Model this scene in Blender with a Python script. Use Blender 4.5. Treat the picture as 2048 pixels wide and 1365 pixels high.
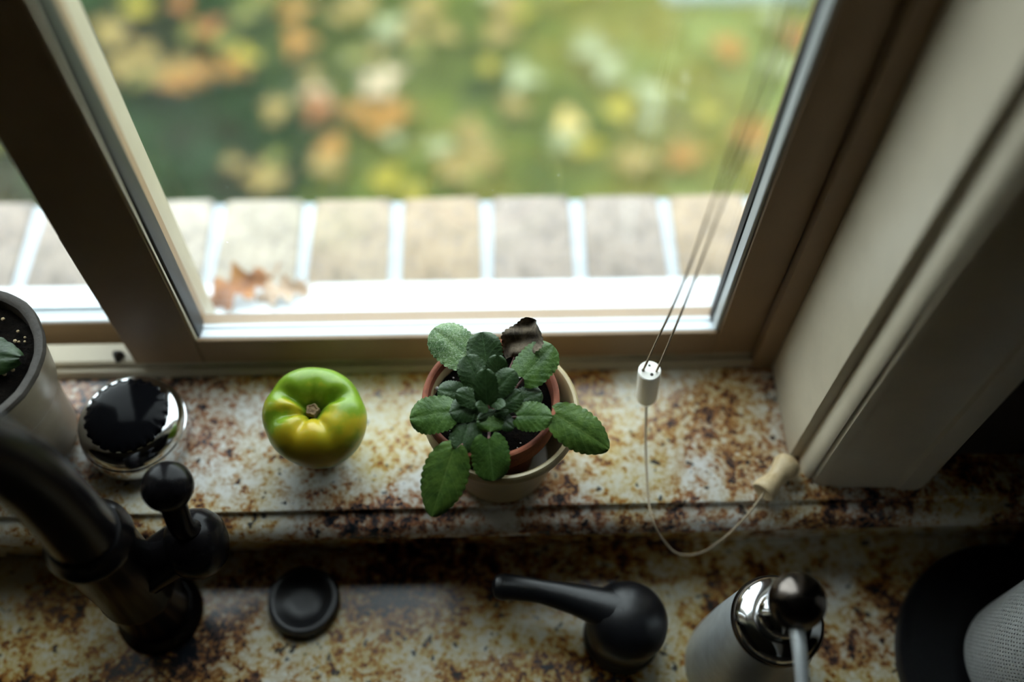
import bpy, bmesh, math, random
from mathutils import Vector, Matrix
import numpy as np

random.seed(7)
rng = np.random.default_rng(7)
PI = math.pi
scene = bpy.context.scene
for o in list(bpy.data.objects):
    bpy.data.objects.remove(o)
COL = scene.collection

# ------------------------------------------------------------------ camera
# world: X right, Y out of the window, Z up; z = 0 is the top of the granite window sill
cd = bpy.data.cameras.new('camera')
cam = bpy.data.objects.new('camera', cd)
COL.objects.link(cam)
cd.lens = 35.0
cd.sensor_width = 36.0
cd.clip_start = 0.01
cd.clip_end = 200
P, YW, RL = math.radians(58.6), math.radians(-3.1), math.radians(1.7)
fwd = Vector((0, math.cos(P), -math.sin(P)))
up = Vector((0, math.sin(P), math.cos(P)))
rt = Vector((1, 0, 0))
rt, up = rt * math.cos(RL) + up * math.sin(RL), up * math.cos(RL) - rt * math.sin(RL)
Zr = Matrix.Rotation(YW, 3, 'Z')
rt, up, bk = Zr @ rt, Zr @ up, -(Zr @ fwd)
cam.matrix_world = Matrix(((rt.x, up.x, bk.x, 0), (rt.y, up.y, bk.y, 0), (rt.z, up.z, bk.z, 0.72), (0, 0, 0, 1)))
cd.dof.use_dof = True
cd.dof.focus_distance = 0.705
cd.dof.aperture_fstop = 1.3
scene.camera = cam

# ------------------------------------------------------------------ world (even overcast sky) and exposure
w = bpy.data.worlds.new('overcast_sky')
scene.world = w
w.use_nodes = True
bg = w.node_tree.nodes['Background']
bg.inputs[0].default_value = (0.86, 0.96, 1.0, 1)
bg.inputs[1].default_value = 1.0
scene.view_settings.view_transform = 'Standard'
scene.view_settings.look = 'None'
scene.view_settings.gamma = 1.0
scene.view_settings.use_curve_mapping = False
scene.view_settings.exposure = 2.6


# ------------------------------------------------------------------ material helpers
class NT:
    def __init__(self, name):
        self.m = bpy.data.materials.new(name)
        self.m.use_nodes = True
        self.t = self.m.node_tree
        self.t.nodes.clear()
        self.out = self.n('ShaderNodeOutputMaterial')

    def n(self, kind, **kw):
        nd = self.t.nodes.new(kind)
        for k, v in kw.items():
            if isinstance(v, (int, float, str, bool)) and hasattr(nd, k):
                setattr(nd, k, v)
        return nd

    def l(self, a, b):
        self.t.links.new(a, b)

    def coord(self, kind='Object', scale=None):
        tc = self.n('ShaderNodeTexCoord')
        if scale is None:
            return tc.outputs[kind]
        mp = self.n('ShaderNodeMapping')
        mp.inputs['Scale'].default_value = scale
        self.l(tc.outputs[kind], mp.inputs['Vector'])
        return mp.outputs[0]

    def noise(self, vec, scale, detail=4, rough=0.55, dist=0.0):
        nd = self.n('ShaderNodeTexNoise')
        nd.inputs['Scale'].default_value = scale
        nd.inputs['Detail'].default_value = detail
        nd.inputs['Roughness'].default_value = rough
        nd.inputs['Distortion'].default_value = dist
        self.l(vec, nd.inputs['Vector'])
        return nd.outputs['Fac'], nd.outputs['Color']

    def voronoi(self, vec, scale, feature='F1'):
        nd = self.n('ShaderNodeTexVoronoi')
        nd.feature = feature
        nd.inputs['Scale'].default_value = scale
        self.l(vec, nd.inputs['Vector'])
        return nd.outputs['Distance'], nd.outputs.get('Color')

    def ramp(self, fac, stops, interp='LINEAR'):
        nd = self.n('ShaderNodeValToRGB')
        cr = nd.color_ramp
        cr.interpolation = interp
        while len(cr.elements) < len(stops):
            cr.elements.new(0.5)
        for e, (p, c) in zip(cr.elements, stops):
            e.position = p
            e.color = (*c, 1) if len(c) == 3 else c
        self.l(fac, nd.inputs[0])
        return nd.outputs[0]

    def mix(self, fac, a, b, blend='MIX'):
        nd = self.n('ShaderNodeMix')
        nd.data_type = 'RGBA'
        nd.blend_type = blend
        for sock, v in ((nd.inputs[0], fac), (nd.inputs[6], a), (nd.inputs[7], b)):
            if isinstance(v, (int, float)):
                sock.default_value = v
            elif isinstance(v, tuple):
                sock.default_value = (*v, 1)
            else:
                self.l(v, sock)
        return nd.outputs[2]

    def math(self, op, a, b=None):
        nd = self.n('ShaderNodeMath')
        nd.operation = op
        for s, v in ((nd.inputs[0], a), (nd.inputs[1], b)):
            if v is None:
                continue
            if isinstance(v, (int, float)):
                s.default_value = v
            else:
                self.l(v, s)
        return nd.outputs[0]

    def bsdf(self, color, rough=0.5, metal=0.0, spec=0.5, bump=None, bstr=0.3, bdist=0.002, **kw):
        b = self.n('ShaderNodeBsdfPrincipled')
        for k, v in (('Base Color', color), ('Roughness', rough), ('Metallic', metal), ('Specular IOR Level', spec)):
            s = b.inputs[k]
            if isinstance(v, tuple):
                s.default_value = (*v, 1)
            elif isinstance(v, (int, float)):
                s.default_value = v
            else:
                self.l(v, s)
        for k, v in kw.items():
            b.inputs[k.replace('_', ' ')].default_value = v
        if bump is not None:
            bn = self.n('ShaderNodeBump')
            bn.inputs['Strength'].default_value = bstr
            bn.inputs['Distance'].default_value = bdist
            self.l(bump, bn.inputs['Height'])
            self.l(bn.outputs[0], b.inputs['Normal'])
        self.l(b.outputs[0], self.out.inputs[0])
        return b


M = {}


def plain(name, color, rough=0.5, metal=0.0, var=0.12, scale=30.0, bstr=0.05, spec=0.5):
    t = NT(name)
    v = t.coord()
    f, _ = t.noise(v, scale, 5, 0.6)
    d = tuple(max(0, c * (1 - var)) for c in color)
    h = tuple(min(1, c * (1 + var)) for c in color)
    c = t.ramp(f, [(0.3, d), (0.7, h)])
    t.bsdf(c, rough, metal, spec, bump=f, bstr=bstr)
    M[name] = t.m
    return t.m


def granite(name, shift, warm):
    t = NT(name)
    tc = t.n('ShaderNodeTexCoord')
    mp = t.n('ShaderNodeMapping')
    mp.inputs['Location'].default_value = shift
    t.l(tc.outputs['Object'], mp.inputs['Vector'])
    v0 = mp.outputs[0]
    _, wc = t.noise(v0, 9, 3)
    add = t.n('ShaderNodeMix')
    add.data_type = 'VECTOR'
    add.inputs[0].default_value = 0.10
    t.l(v0, add.inputs[4])
    t.l(wc, add.inputs[5])
    v = add.outputs[1]
    big, _ = t.noise(v, 15, 3, 0.55, 0.0)
    f1, _ = t.noise(v0, 95, 3, 0.6)
    f4, _ = t.noise(v0, 300, 3, 0.7)
    _, cell = t.voronoi(v0, 330)
    sepc = t.n('ShaderNodeSeparateColor')
    t.l(cell, sepc.inputs[0])
    cv = sepc.outputs[0]
    acc = t.math('MULTIPLY', t.math('SUBTRACT', big, 0.5), 1.6)
    acc = t.math('ADD', acc, t.math('MULTIPLY', t.math('SUBTRACT', f1, 0.5), 1.15))
    acc = t.math('ADD', acc, t.math('MULTIPLY', t.math('SUBTRACT', cv, 0.5), 0.26))
    acc = t.math('ADD', acc, t.math('MULTIPLY', t.math('SUBTRACT', f4, 0.5), 0.30))
    acc = t.math('ADD', acc, 0.495 if warm else 0.515)
    gold = t.ramp(acc, [(0.14, (0.02, 0.014, 0.012)), (0.27, (0.15, 0.050, 0.014)), (0.38, (0.42, 0.18, 0.028)),
                        (0.48, (0.56, 0.38, 0.12)), (0.60, (0.68, 0.57, 0.31)), (0.80, (0.76, 0.72, 0.58))])
    rose = t.ramp(acc, [(0.18, (0.015, 0.020, 0.028)), (0.32, (0.11, 0.085, 0.085)), (0.42, (0.38, 0.15, 0.065)),
                        (0.52, (0.52, 0.38, 0.27)), (0.62, (0.64, 0.58, 0.50)), (0.80, (0.82, 0.81, 0.78))])
    pink, _ = t.noise(v, 6, 3, 0.5)
    lo_ = 0.56 if warm else 0.46
    c = t.mix(t.ramp(pink, [(lo_, (0, 0, 0)), (lo_ + 0.12, (1, 1, 1))]), gold, rose)
    # small slate-blue and black mineral flecks
    f5, _ = t.noise(v0, 105, 2, 0.5)
    c = t.mix(t.ramp(f5, [(0.655, (0, 0, 0)), (0.70, (0.9, 0.9, 0.9))]), c, (0.022, 0.026, 0.034))
    t.bsdf(c, 0.22, 0, 0.5, bump=f4, bstr=0.04, bdist=0.0006)
    M[name] = t.m


granite('granite_sill', (2.1, 4.9, 0.4), False)
granite('granite_counter', (3.3, 5.4, 0.0), True)
plain('cream_paint', (0.60, 0.53, 0.40), 0.42, var=0.05)
plain('track_paint', (0.38, 0.33, 0.24), 0.45, var=0.05)
plain('shaded_sash_paint', (0.24, 0.155, 0.085), 0.5, var=0.06)  # tan brown, darkened: shade on sash and frame is put into the colour
plain('white_vinyl', (0.54, 0.58, 0.62), 0.35, var=0.04)
plain('grey_stop', (0.40, 0.42, 0.42), 0.4, var=0.05)
plain('black_gasket', (0.012, 0.012, 0.014), 0.55)
plain('room_wall', (0.055, 0.042, 0.032), 0.8, var=0.08, scale=8)
plain('room_floor', (0.06, 0.035, 0.02), 0.6, var=0.2, scale=6)
plain('mortar', (0.46, 0.51, 0.56), 0.9, var=0.08, scale=60, bstr=0.4)
plain('stucco', (0.5, 0.47, 0.43), 0.9, var=0.1, scale=40, bstr=0.3)
plain('cord', (0.42, 0.33, 0.22), 0.8, var=0.25, scale=900, bstr=0.5)
plain('white_plastic', (0.78, 0.76, 0.70), 0.4, var=0.05)
plain('hole_dark', (0.03, 0.025, 0.02), 0.8)
plain('dark_bronze', (0.004, 0.0035, 0.004), 0.24, var=0.4, scale=60, bstr=0.02, spec=0.12)
plain('matte_black', (0.008, 0.008, 0.010), 0.33, var=0.4, scale=120, bstr=0.08, spec=0.4)
plain('black_plastic', (0.004, 0.004, 0.005), 0.12, var=0.2, spec=0.06)
plain('chrome', (0.62, 0.63, 0.65), 0.12, 1.0, var=0.04, bstr=0.0)
plain('brushed_steel', (0.58, 0.61, 0.62), 0.42, 0.55, var=0.10, scale=80)
plain('dark_steel', (0.10, 0.085, 0.075), 0.22, 1.0, var=0.2, scale=60)
plain('cream_glaze', (0.46, 0.37, 0.20), 0.28, var=0.12, scale=60)
plain('stoneware', (0.30, 0.25, 0.18), 0.35, var=0.12, scale=30)
plain('grey_rim', (0.055, 0.046, 0.038), 0.7, var=0.35, scale=90, bstr=0.4)
plain('perlite', (0.85, 0.85, 0.82), 0.8)
plain('petiole', (0.16, 0.07, 0.06), 0.5, var=0.3, scale=120)
plain('flagstone', (0.50, 0.60, 0.62), 0.8, var=0.15, scale=10)
plain('stem_scar', (0.20, 0.13, 0.06), 0.8, var=0.5, scale=400, bstr=0.6)
plain('sink_steel', (0.06, 0.06, 0.06), 0.4, 0.6)
plain('cardboard', (0.3, 0.22, 0.14), 0.9)

# wood of the tassel
t = NT('tassel_wood')
f, _ = t.noise(t.coord('Object', (60, 60, 260)), 3, 5, 0.6)
t.bsdf(t.ramp(f, [(0.3, (0.56, 0.41, 0.22)), (0.7, (0.74, 0.59, 0.36))]), 0.45, bump=f, bstr=0.1)
M['tassel_wood'] = t.m

# terracotta
t = NT('terracotta')
v = t.coord()
f, _ = t.noise(v, 70, 6, 0.65)
g, _ = t.noise(v, 400, 3)
c = t.ramp(f, [(0.3, (0.13, 0.030, 0.012)), (0.55, (0.25, 0.065, 0.025)), (0.75, (0.34, 0.13, 0.065))])
t.bsdf(c, 0.75, bump=g, bstr=0.25, bdist=0.0008)
M['terracotta'] = t.m

# soil
t = NT('soil')
v = t.coord()
f, _ = t.noise(v, 220, 6, 0.7)
c = t.ramp(f, [(0.35, (0.002, 0.0015, 0.001)), (0.62, (0.009, 0.006, 0.004)), (0.80, (0.05, 0.028, 0.012))])
t.bsdf(c, 0.95, 0, 0.1, bump=f, bstr=1.0, bdist=0.004)
M['soil'] = t.m


def brick_mat(name, tone):
    t = NT(name)
    v = t.coord()
    f, _ = t.noise(v, 26, 5, 0.6)
    g, _ = t.noise(v, 90, 5, 0.6)
    c = t.ramp(f, [(0.32, tuple(x * 0.62 for x in tone)), (0.45, tone), (0.62, tuple(min(1, x * 1.25) for x in tone))])
    c = t.mix(t.ramp(g, [(0.53, (0, 0, 0)), (0.68, (0.7, 0.7, 0.7))]), c, (0.14, 0.125, 0.13))
    t.bsdf(c, 0.85, bump=g, bstr=0.5, bdist=0.003)
    M[name] = t.m


BR = [(0.27, 0.212, 0.152), (0.30, 0.262, 0.208), (0.315, 0.277, 0.23), (0.26, 0.195, 0.13), (0.235, 0.195, 0.165)]
for i, c in enumerate(BR):
    brick_mat('brick_tone_%d' % i, c)


def leaf_mat(name, dark, light, vein, speck=0.0, under=(0.20, 0.13, 0.11), rough=0.46):
    t = NT(name)
    uv = t.coord('UV')
    sep = t.n('ShaderNodeSeparateXYZ')
    t.l(uv, sep.inputs[0])
    u, vv = sep.outputs[0], sep.outputs[1]
    a = t.math('ABSOLUTE', t.math('SUBTRACT', vv, 0.5))
    mid = t.math('SMOOTHSTEP' if False else 'LESS_THAN', a, 0.018)
    ph = t.math('SUBTRACT', t.math('MULTIPLY', u, 6.0), t.math('MULTIPLY', a, 5.0))
    fr = t.math('FRACT', ph)
    sv = t.math('LESS_THAN', t.math('ABSOLUTE', t.math('SUBTRACT', fr, 0.5)), 0.06)
    veins = t.math('MAXIMUM', mid, t.math('MULTIPLY', sv, 0.6))
    v = t.coord()
    n1, _ = t.noise(v, 120, 5, 0.6)
    n2, _ = t.noise(v, 1400, 3, 0.6)
    c = t.ramp(n1, [(0.3, dark), (0.7, light)])
    c = t.mix(t.math('MULTIPLY', veins, 0.38), c, vein)
    if speck:
        n3, _ = t.noise(v, 1100, 2, 0.5)
        c = t.mix(t.ramp(n3, [(0.50, (0, 0, 0)), (0.60, (speck, speck, speck))]), c, (0.55, 0.62, 0.48))
    geo = t.n('ShaderNodeNewGeometry')
    c = t.mix(geo.outputs['Backfacing'], c, under)
    n4, _ = t.noise(v, 420, 2, 0.5)
    h = t.math('ADD', t.math('ADD', t.math('MULTIPLY', n2, 0.4), t.math('MULTIPLY', n4, 1.6)), t.math('MULTIPLY', veins, -0.5))
    b = t.bsdf(c, rough, 0, 0.4, bump=h, bstr=0.35, bdist=0.0007)
    b.inputs['Sheen Weight'].default_value = 0.04
    b.inputs['Subsurface Weight'].default_value = 0.0
    M[name] = t.m


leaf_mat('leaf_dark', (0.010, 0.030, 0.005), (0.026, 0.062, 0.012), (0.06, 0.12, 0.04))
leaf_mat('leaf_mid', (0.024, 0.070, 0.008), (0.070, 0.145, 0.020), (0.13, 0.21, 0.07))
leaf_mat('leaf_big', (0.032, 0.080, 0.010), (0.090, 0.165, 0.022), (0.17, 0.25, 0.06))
leaf_mat('leaf_pale', (0.050, 0.120, 0.035), (0.130, 0.220, 0.070), (0.22, 0.32, 0.12), speck=0.3)
leaf_mat('leaf_dead', (0.030, 0.020, 0.013), (0.20, 0.155, 0.105), (0.22, 0.18, 0.13), rough=0.85, under=(0.05, 0.035, 0.025))

# tomato skin: green, yellowing on the shoulders
t = NT('tomato_skin')
v = t.coord()
sep = t.n('ShaderNodeSeparateXYZ')
t.l(v, sep.inputs[0])
n, _ = t.noise(v, 42, 3, 0.5)
n2, _ = t.noise(v, 260, 4, 0.6)
hgt = t.math('MULTIPLY', t.math('SUBTRACT', sep.outputs[2], 0.052), 12.0)
front = t.math('MULTIPLY', t.math('SUBTRACT', 0.342, sep.outputs[1]), 15.0)
s = t.math('ADD', t.math('ADD', hgt, front), t.math('MULTIPLY', t.math('SUBTRACT', n, 0.5), 1.6))
c = t.ramp(s, [(0.0, (0.13, 0.24, 0.012)), (0.30, (0.17, 0.28, 0.012)), (0.52, (0.40, 0.34, 0.014)), (0.9, (0.48, 0.34, 0.012))])
c = t.mix(t.ramp(n2, [(0.5, (0, 0, 0)), (0.75, (0.25, 0.25, 0.25))]), c, (0.34, 0.42, 0.06))
b = t.bsdf(c, 0.33, 0, 0.45, bump=n2, bstr=0.02)
b.inputs['Coat Weight'].default_value = 0.0
M['tomato_skin'] = t.m

# window glass: clear with a thin film of dust and a few specks
t = NT('window_glass')
v = t.coord()
tr = t.n('ShaderNodeBsdfTransparent')
tr.inputs[0].default_value = (0.97, 0.985, 0.975, 1)
gl = t.n('ShaderNodeBsdfGlossy')
gl.inputs['Roughness'].default_value = 0.02
lw = t.n('ShaderNodeLayerWeight')
lw.inputs[0].default_value = 0.5
refl = t.math('ADD', 0.04, t.math('MULTIPLY', t.math('POWER', lw.outputs['Facing'], 5.0), 0.96))
mx = t.n('ShaderNodeMixShader')
t.l(refl, mx.inputs[0])
t.l(tr.outputs[0], mx.inputs[1])
t.l(gl.outputs[0], mx.inputs[2])
df = t.n('ShaderNodeBsdfTranslucent')
df.inputs[0].default_value = (0.9, 0.93, 0.9, 1)
n, _ = t.noise(v, 9, 5, 0.65)
sp, _ = t.noise(v, 260, 2, 0.5)
dust = t.math('MAXIMUM', t.math('MULTIPLY', t.ramp(n, [(0.35, (0, 0, 0)), (0.8, (1, 1, 1))]), 0.014),
              t.math('MULTIPLY', t.ramp(sp, [(0.745, (0, 0, 0)), (0.79, (1, 1, 1))]), 0.2))
m2 = t.n('ShaderNodeMixShader')
t.l(t.math('ADD', dust, 0.002), m2.inputs[0])
t.l(mx.outputs[0], m2.inputs[1])
t.l(df.outputs[0], m2.inputs[2])
t.l(m2.outputs[0], t.out.inputs[0])
M['window_glass'] = t.m

# lawn soil / moss and the grass blades: colour drifts from dark green to yellow green over the lawn
def lawn_mat(name, k):
    t = NT(name)
    geo = t.n('ShaderNodeNewGeometry')
    pos = geo.outputs['Position']
    f, _ = t.noise(pos, 2.6, 4, 0.6)
    g, _ = t.noise(pos, 14, 3, 0.6)
    sepp = t.n('ShaderNodeSeparateXYZ')
    t.l(pos, sepp.inputs[0])
    grad = t.math('MULTIPLY', sepp.outputs[0], 0.34)
    s = t.math('ADD', t.math('ADD', f, grad), t.math('MULTIPLY', t.math('SUBTRACT', g, 0.5), 0.45))
    c = t.ramp(s, [(0.10, (0.030 * k, 0.032 * k, 0.012 * k)), (0.26, (0.026 * k, 0.060 * k, 0.020 * k)), (0.40, (0.075 * k, 0.100 * k, 0.022 * k)),
                   (0.54, (0.15 * k, 0.185 * k, 0.035 * k)), (0.70, (0.25 * k, 0.225 * k, 0.050 * k)), (0.85, (0.24 * k, 0.28 * k, 0.085 * k))])
    t.bsdf(c, 0.8, 0, 0.08)
    M[name] = t.m


lawn_mat('grass_blades', 0.76)
lawn_mat('lawn_ground', 0.6)

FALL = {'pale': (0.50, 0.38, 0.24), 'cream': (0.52, 0.40, 0.13), 'grey': (0.27, 0.29, 0.15), 'tan': (0.26, 0.19, 0.055),
        'orange': (0.30, 0.15, 0.028), 'rust': (0.25, 0.095, 0.022), 'yellow': (0.30, 0.25, 0.025), 'olive': (0.17, 0.17, 0.035)}
for k, c in FALL.items():
    plain('fallen_' + k, tuple(x * 0.70 for x in c), 0.7, var=0.2, scale=40, spec=0.2)
t = NT('oak_leaf')
v = t.coord()
f, _ = t.noise(v, 45, 4, 0.6)
c = t.ramp(f, [(0.3, (0.12, 0.035, 0.010)), (0.5, (0.24, 0.085, 0.015)), (0.7, (0.32, 0.14, 0.022))])
t.bsdf(c, 0.6, bump=f, bstr=0.3)
M['oak_leaf'] = t.m
plain('oak_leaf_pale', (0.36, 0.25, 0.17), 0.7, var=0.12, scale=60)

# paper towel: off-white with rows of small embossed dots
t = NT('paper_towel')
uv = t.coord('UV')
mp = t.n('ShaderNodeMapping')
mp.inputs['Scale'].default_value = (120, 84, 1)
mp.inputs['Rotation'].default_value = (0, 0, 0.5)
t.l(uv, mp.inputs['Vector'])
vo = t.n('ShaderNodeTexVoronoi')
vo.inputs['Randomness'].default_value = 0.12
vo.inputs['Scale'].default_value = 1.0
t.l(mp.outputs[0], vo.inputs['Vector'])
dots = t.ramp(vo.outputs['Distance'], [(0.14, (1, 1, 1)), (0.34, (0, 0, 0))])
n, _ = t.noise(t.coord(), 300, 4)
t.bsdf(t.ramp(n, [(0.3, (0.46, 0.47, 0.46)), (0.7, (0.58, 0.59, 0.58))]), 0.9, bump=dots, bstr=0.9, bdist=0.0015)
M['paper_towel'] = t.m


# ------------------------------------------------------------------ object helpers
def link(name, me, mat, parent=None, smooth=40):
    if isinstance(me, bmesh.types.BMesh):
        bm = me
        bmesh.ops.recalc_face_normals(bm, faces=bm.faces)
        me = bpy.data.meshes.new(name)
        bm.to_mesh(me)
        bm.free()
    if smooth:
        me.shade_smooth()
        me.set_sharp_from_angle(angle=math.radians(smooth))
    o = bpy.data.objects.new(name, me)
    COL.objects.link(o)
    if mat:
        me.materials.append(M[mat])
    if parent:
        o.parent = parent
        if parent.parent is None:
            o.matrix_parent_inverse = Matrix.Translation(-parent.location)
    return o


def thing(name, loc, label=None, cat=None, group=None, kind=None):
    o = bpy.data.objects.new(name, None)
    o.empty_display_size = 0.02
    o.location = loc
    COL.objects.link(o)
    return tag(o, label, cat, group, kind)


def tag(o, label=None, cat=None, group=None, kind=None):
    for k, v in (('label', label), ('category', cat), ('group', group), ('kind', kind)):
        if v:
            o[k] = v
    return o


def add_box(bm, x0, x1, y0, y1, z0, z1):
    vs = [bm.verts.new((x, y, z)) for x in (x0, x1) for y in (y0, y1) for z in (z0, z1)]
    for f in ((0, 1, 3, 2), (4, 6, 7, 5), (0, 4, 5, 1), (2, 3, 7, 6), (0, 2, 6, 4), (1, 5, 7, 3)):
        bm.faces.new([vs[i] for i in f])
    return bm


def box(x0, x1, y0, y1, z0, z1, bev=0.0, segs=2):
    bm = add_box(bmesh.new(), x0, x1, y0, y1, z0, z1)
    if bev:
        bmesh.ops.recalc_face_normals(bm, faces=bm.faces)
        bmesh.ops.bevel(bm, geom=bm.edges[:], offset=bev, segments=segs, affect='EDGES', profile=0.5)
    return bm


def boxes(lst):
    bm = bmesh.new()
    for b in lst:
        add_box(bm, *b)
    return bm


def prism(pts, a0, a1, axis='x'):
    """extrude a closed 2-D profile: axis x -> pts are (y,z); axis z -> pts are (x,y)"""
    bm = bmesh.new()
    mk = (lambda p, a: (a, p[0], p[1])) if axis == 'x' else (lambda p, a: (p[0], p[1], a))
    A = [bm.verts.new(mk(p, a0)) for p in pts]
    B = [bm.verts.new(mk(p, a1)) for p in pts]
    n = len(pts)
    for i in range(n):
        bm.faces.new((A[i], A[(i + 1) % n], B[(i + 1) % n], B[i]))
    bm.faces.new(A)
    bm.faces.new(B)
    return bm


def lathe(prof, c=(0, 0, 0), seg=48, rad=None, axis=None, bm=None):
    """prof: (r,z) from bottom to top (r = 0 closes). rad(theta, i, r, z) -> r, z. axis: rotate local z onto this direction."""
    bm = bm or bmesh.new()
    R = Vector((0, 0, 1)).rotation_difference(Vector(axis)).to_matrix() if axis else Matrix.Identity(3)
    c = Vector(c)
    rings = []
    for i, (r, z) in enumerate(prof):
        if r <= 1e-7:
            zz = rad(0, i, r, z)[1] if rad else z
            rings.append([bm.verts.new(c + R @ Vector((0, 0, zz)))])
            continue
        ring = []
        for k in range(seg):
            th = 2 * PI * k / seg
            rr, zz = rad(th, i, r, z) if rad else (r, z)
            ring.append(bm.verts.new(c + R @ Vector((rr * math.cos(th), rr * math.sin(th), zz))))
        rings.append(ring)
    for a, b in zip(rings, rings[1:]):
        for k in range(seg):
            k2 = (k + 1) % seg
            if len(a) == 1 and len(b) == 1:
                continue
            if len(a) == 1:
                bm.faces.new((a[0], b[k2], b[k]))
            elif len(b) == 1:
                bm.faces.new((a[k], a[k2], b[0]))
            else:
                bm.faces.new((a[k], a[k2], b[k2], b[k]))
    if len(rings[0]) > 1 and len(rings[-1]) > 1:
        pass
    return bm


def spline(pts, n=8):
    pts = [Vector(p) for p in pts]
    out = []
    for i in range(len(pts) - 1):
        p0 = pts[max(i - 1, 0)]
        p1, p2 = pts[i], pts[i + 1]
        p3 = pts[min(i + 2, len(pts) - 1)]
        for k in range(n):
            s = k / n
            out.append(0.5 * ((2 * p1) + (p2 - p0) * s + (2 * p0 - 5 * p1 + 4 * p2 - p3) * s * s + (3 * p1 - p0 - 3 * p2 + p3) * s ** 3))
    out.append(pts[-1])
    return out


def tube(path, radii, seg=12, bm=None, cap=True, flat=1.0):
    bm = bm or bmesh.new()
    path = [Vector(p) for p in path]
    n = len(path)
    if isinstance(radii, (int, float)):
        radii = [radii] * n
    elif len(radii) != n:
        radii = [float(x) for x in np.interp(np.linspace(0, 1, n), np.linspace(0, 1, len(radii)), radii)]
    T = [(path[min(i + 1, n - 1)] - path[max(i - 1, 0)]).normalized() for i in range(n)]
    ref = Vector((0, 0, 1)) if abs(T[0].z) < 0.9 else Vector((0, 1, 0))
    N = (ref - T[0] * ref.dot(T[0])).normalized()
    rings = []
    for i in range(n):
        N = (N - T[i] * N.dot(T[i])).normalized()
        B = T[i].cross(N)
        rings.append([bm.verts.new(path[i] + radii[i] * (flat * math.cos(2 * PI * k / seg) * N + math.sin(2 * PI * k / seg) * B)) for k in range(seg)])
    for a, b in zip(rings, rings[1:]):
        for k in range(seg):
            bm.faces.new((a[k], a[(k + 1) % seg], b[(k + 1) % seg], b[k]))
    if cap:
        bm.faces.new(rings[0][::-1])
        bm.faces.new(rings[-1])
    return bm


# ------------------------------------------------------------------ room shell
o = link('wall_front', boxes([
    (-1.8, 1.8, 0.30, 0.409, -1.0, -0.0395),
    (-1.8, 1.8, 0.409, 0.56, -1.0, -0.0955),
    (-1.8, -0.62, 0.409, 0.56, -0.0955, -0.045),
    (0.262, 1.8, 0.409, 0.56, -0.0955, -0.045),
    (0.262, 1.8, 0.326, 0.56, -0.045, 1.45),
    (-1.8, -0.62, 0.326, 0.56, -0.045, 1.45),
    (-0.62, 0.262, 0.326, 0.56, 1.07, 1.45)]), 'room_wall', smooth=0)
tag(o, 'dim plaster wall around the window', None, kind='structure')
tag(link('wall_back', box(-1.9, 1.9, -2.6, -2.5, -1.05, 1.5), 'room_wall', smooth=0), kind='structure')
tag(link('wall_left', box(-1.9, -1.8, -2.5, 0.56, -1.05, 1.5), 'room_wall', smooth=0), kind='structure')
tag(link('wall_right', box(1.8, 1.9, -2.5, 0.56, -1.05, 1.5), 'room_wall', smooth=0), kind='structure')
tag(link('floor', box(-1.9, 1.9, -2.5, 0.30, -1.05, -1.0), 'room_floor', smooth=0), kind='structure')
tag(link('ceiling', box(-1.9, 1.9, -2.5, 0.56, 1.45, 1.5), 'room_wall', smooth=0), kind='structure')
tag(link('wall_outside', box(-3.0, 3.0, 0.562, 0.575, -1.25, -0.10), 'stucco', smooth=0), kind='structure')

# granite sill with an ogee front edge
SILL = [(0.409, 0), (0.2925, 0), (0.2905, -0.0008), (0.2899, -0.0058), (0.2872, -0.0066), (0.2825, -0.0072), (0.2775, -0.0105),
        (0.2742, -0.0150), (0.2730, -0.0190), (0.2742, -0.0225), (0.2775, -0.0250), (0.2812, -0.0262), (0.2818, -0.039), (0.409, -0.039)]
o = link('window_sill', prism(SILL, -1.0, 0.44), 'granite_sill', smooth=50)
tag(o, 'polished brown and cream granite window sill with moulded front edge', 'window sill')
o = link('backsplash', box(-1.5, 1.5, 0.286, 0.2995, -0.0795, -0.0395, 0.0008), 'granite_counter')
tag(o, 'narrow granite strip between the sill and the countertop', 'backsplash')
ct = boxes([(-1.5, -0.52, -0.32, 0.2995, -0.115, -0.08), (0.20, 1.5, -0.32, 0.2995, -0.115, -0.08),
            (-0.52, 0.20, 0.125, 0.2995, -0.115, -0.08), (-0.52, 0.20, -0.32, -0.26, -0.115, -0.08)])
o = link('countertop', ct, 'granite_counter', smooth=0)
tag(o, 'golden brown speckled granite countertop below the window sill', 'countertop')
sk = boxes([(-0.53, 0.21, -0.27, 0.135, -0.300, -0.295), (-0.535, -0.525, -0.27, 0.135, -0.30, -0.1155), (0.205, 0.215, -0.27, 0.135, -0.30, -0.1155),
            (-0.53, 0.21, 0.13, 0.14, -0.30, -0.1155), (-0.53, 0.21, -0.275, -0.265, -0.30, -0.1155)])
o = link('sink_basin', sk, 'sink_steel', smooth=0)
tag(o, 'dark sink basin set under the countertop', 'sink')

# jambs and casing
tag(link('trim_1', box(0.24, 0.2615, 0.326, 0.47, 0.0005, 1.07, 0.0015), 'cream_paint'), 'cream painted window jamb on the right', None, kind='structure')
tag(link('trim_2', box(-0.6195, -0.60, 0.326, 0.47, 0.0005, 1.07, 0.0015), 'cream_paint'), kind='structure')
tag(link('trim_3', box(-0.60, 0.24, 0.326, 0.47, 1.05, 1.0695, 0.0015), 'cream_paint'), kind='structure')
CAS = [(0.2485, 0.3258), (0.2485, 0.3175), (0.2495, 0.3125), (0.2515, 0.3090), (0.2530, 0.3075), (0.2540, 0.3085), (0.2545, 0.3085), (0.2560, 0.3050), (0.2600, 0.3025),
       (0.264, 0.3015), (0.272, 0.3010), (0.275, 0.2995), (0.318, 0.2985), (0.321, 0.2965), (0.336, 0.2960), (0.342, 0.2985), (0.344, 0.3035), (0.344, 0.3258)]
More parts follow.
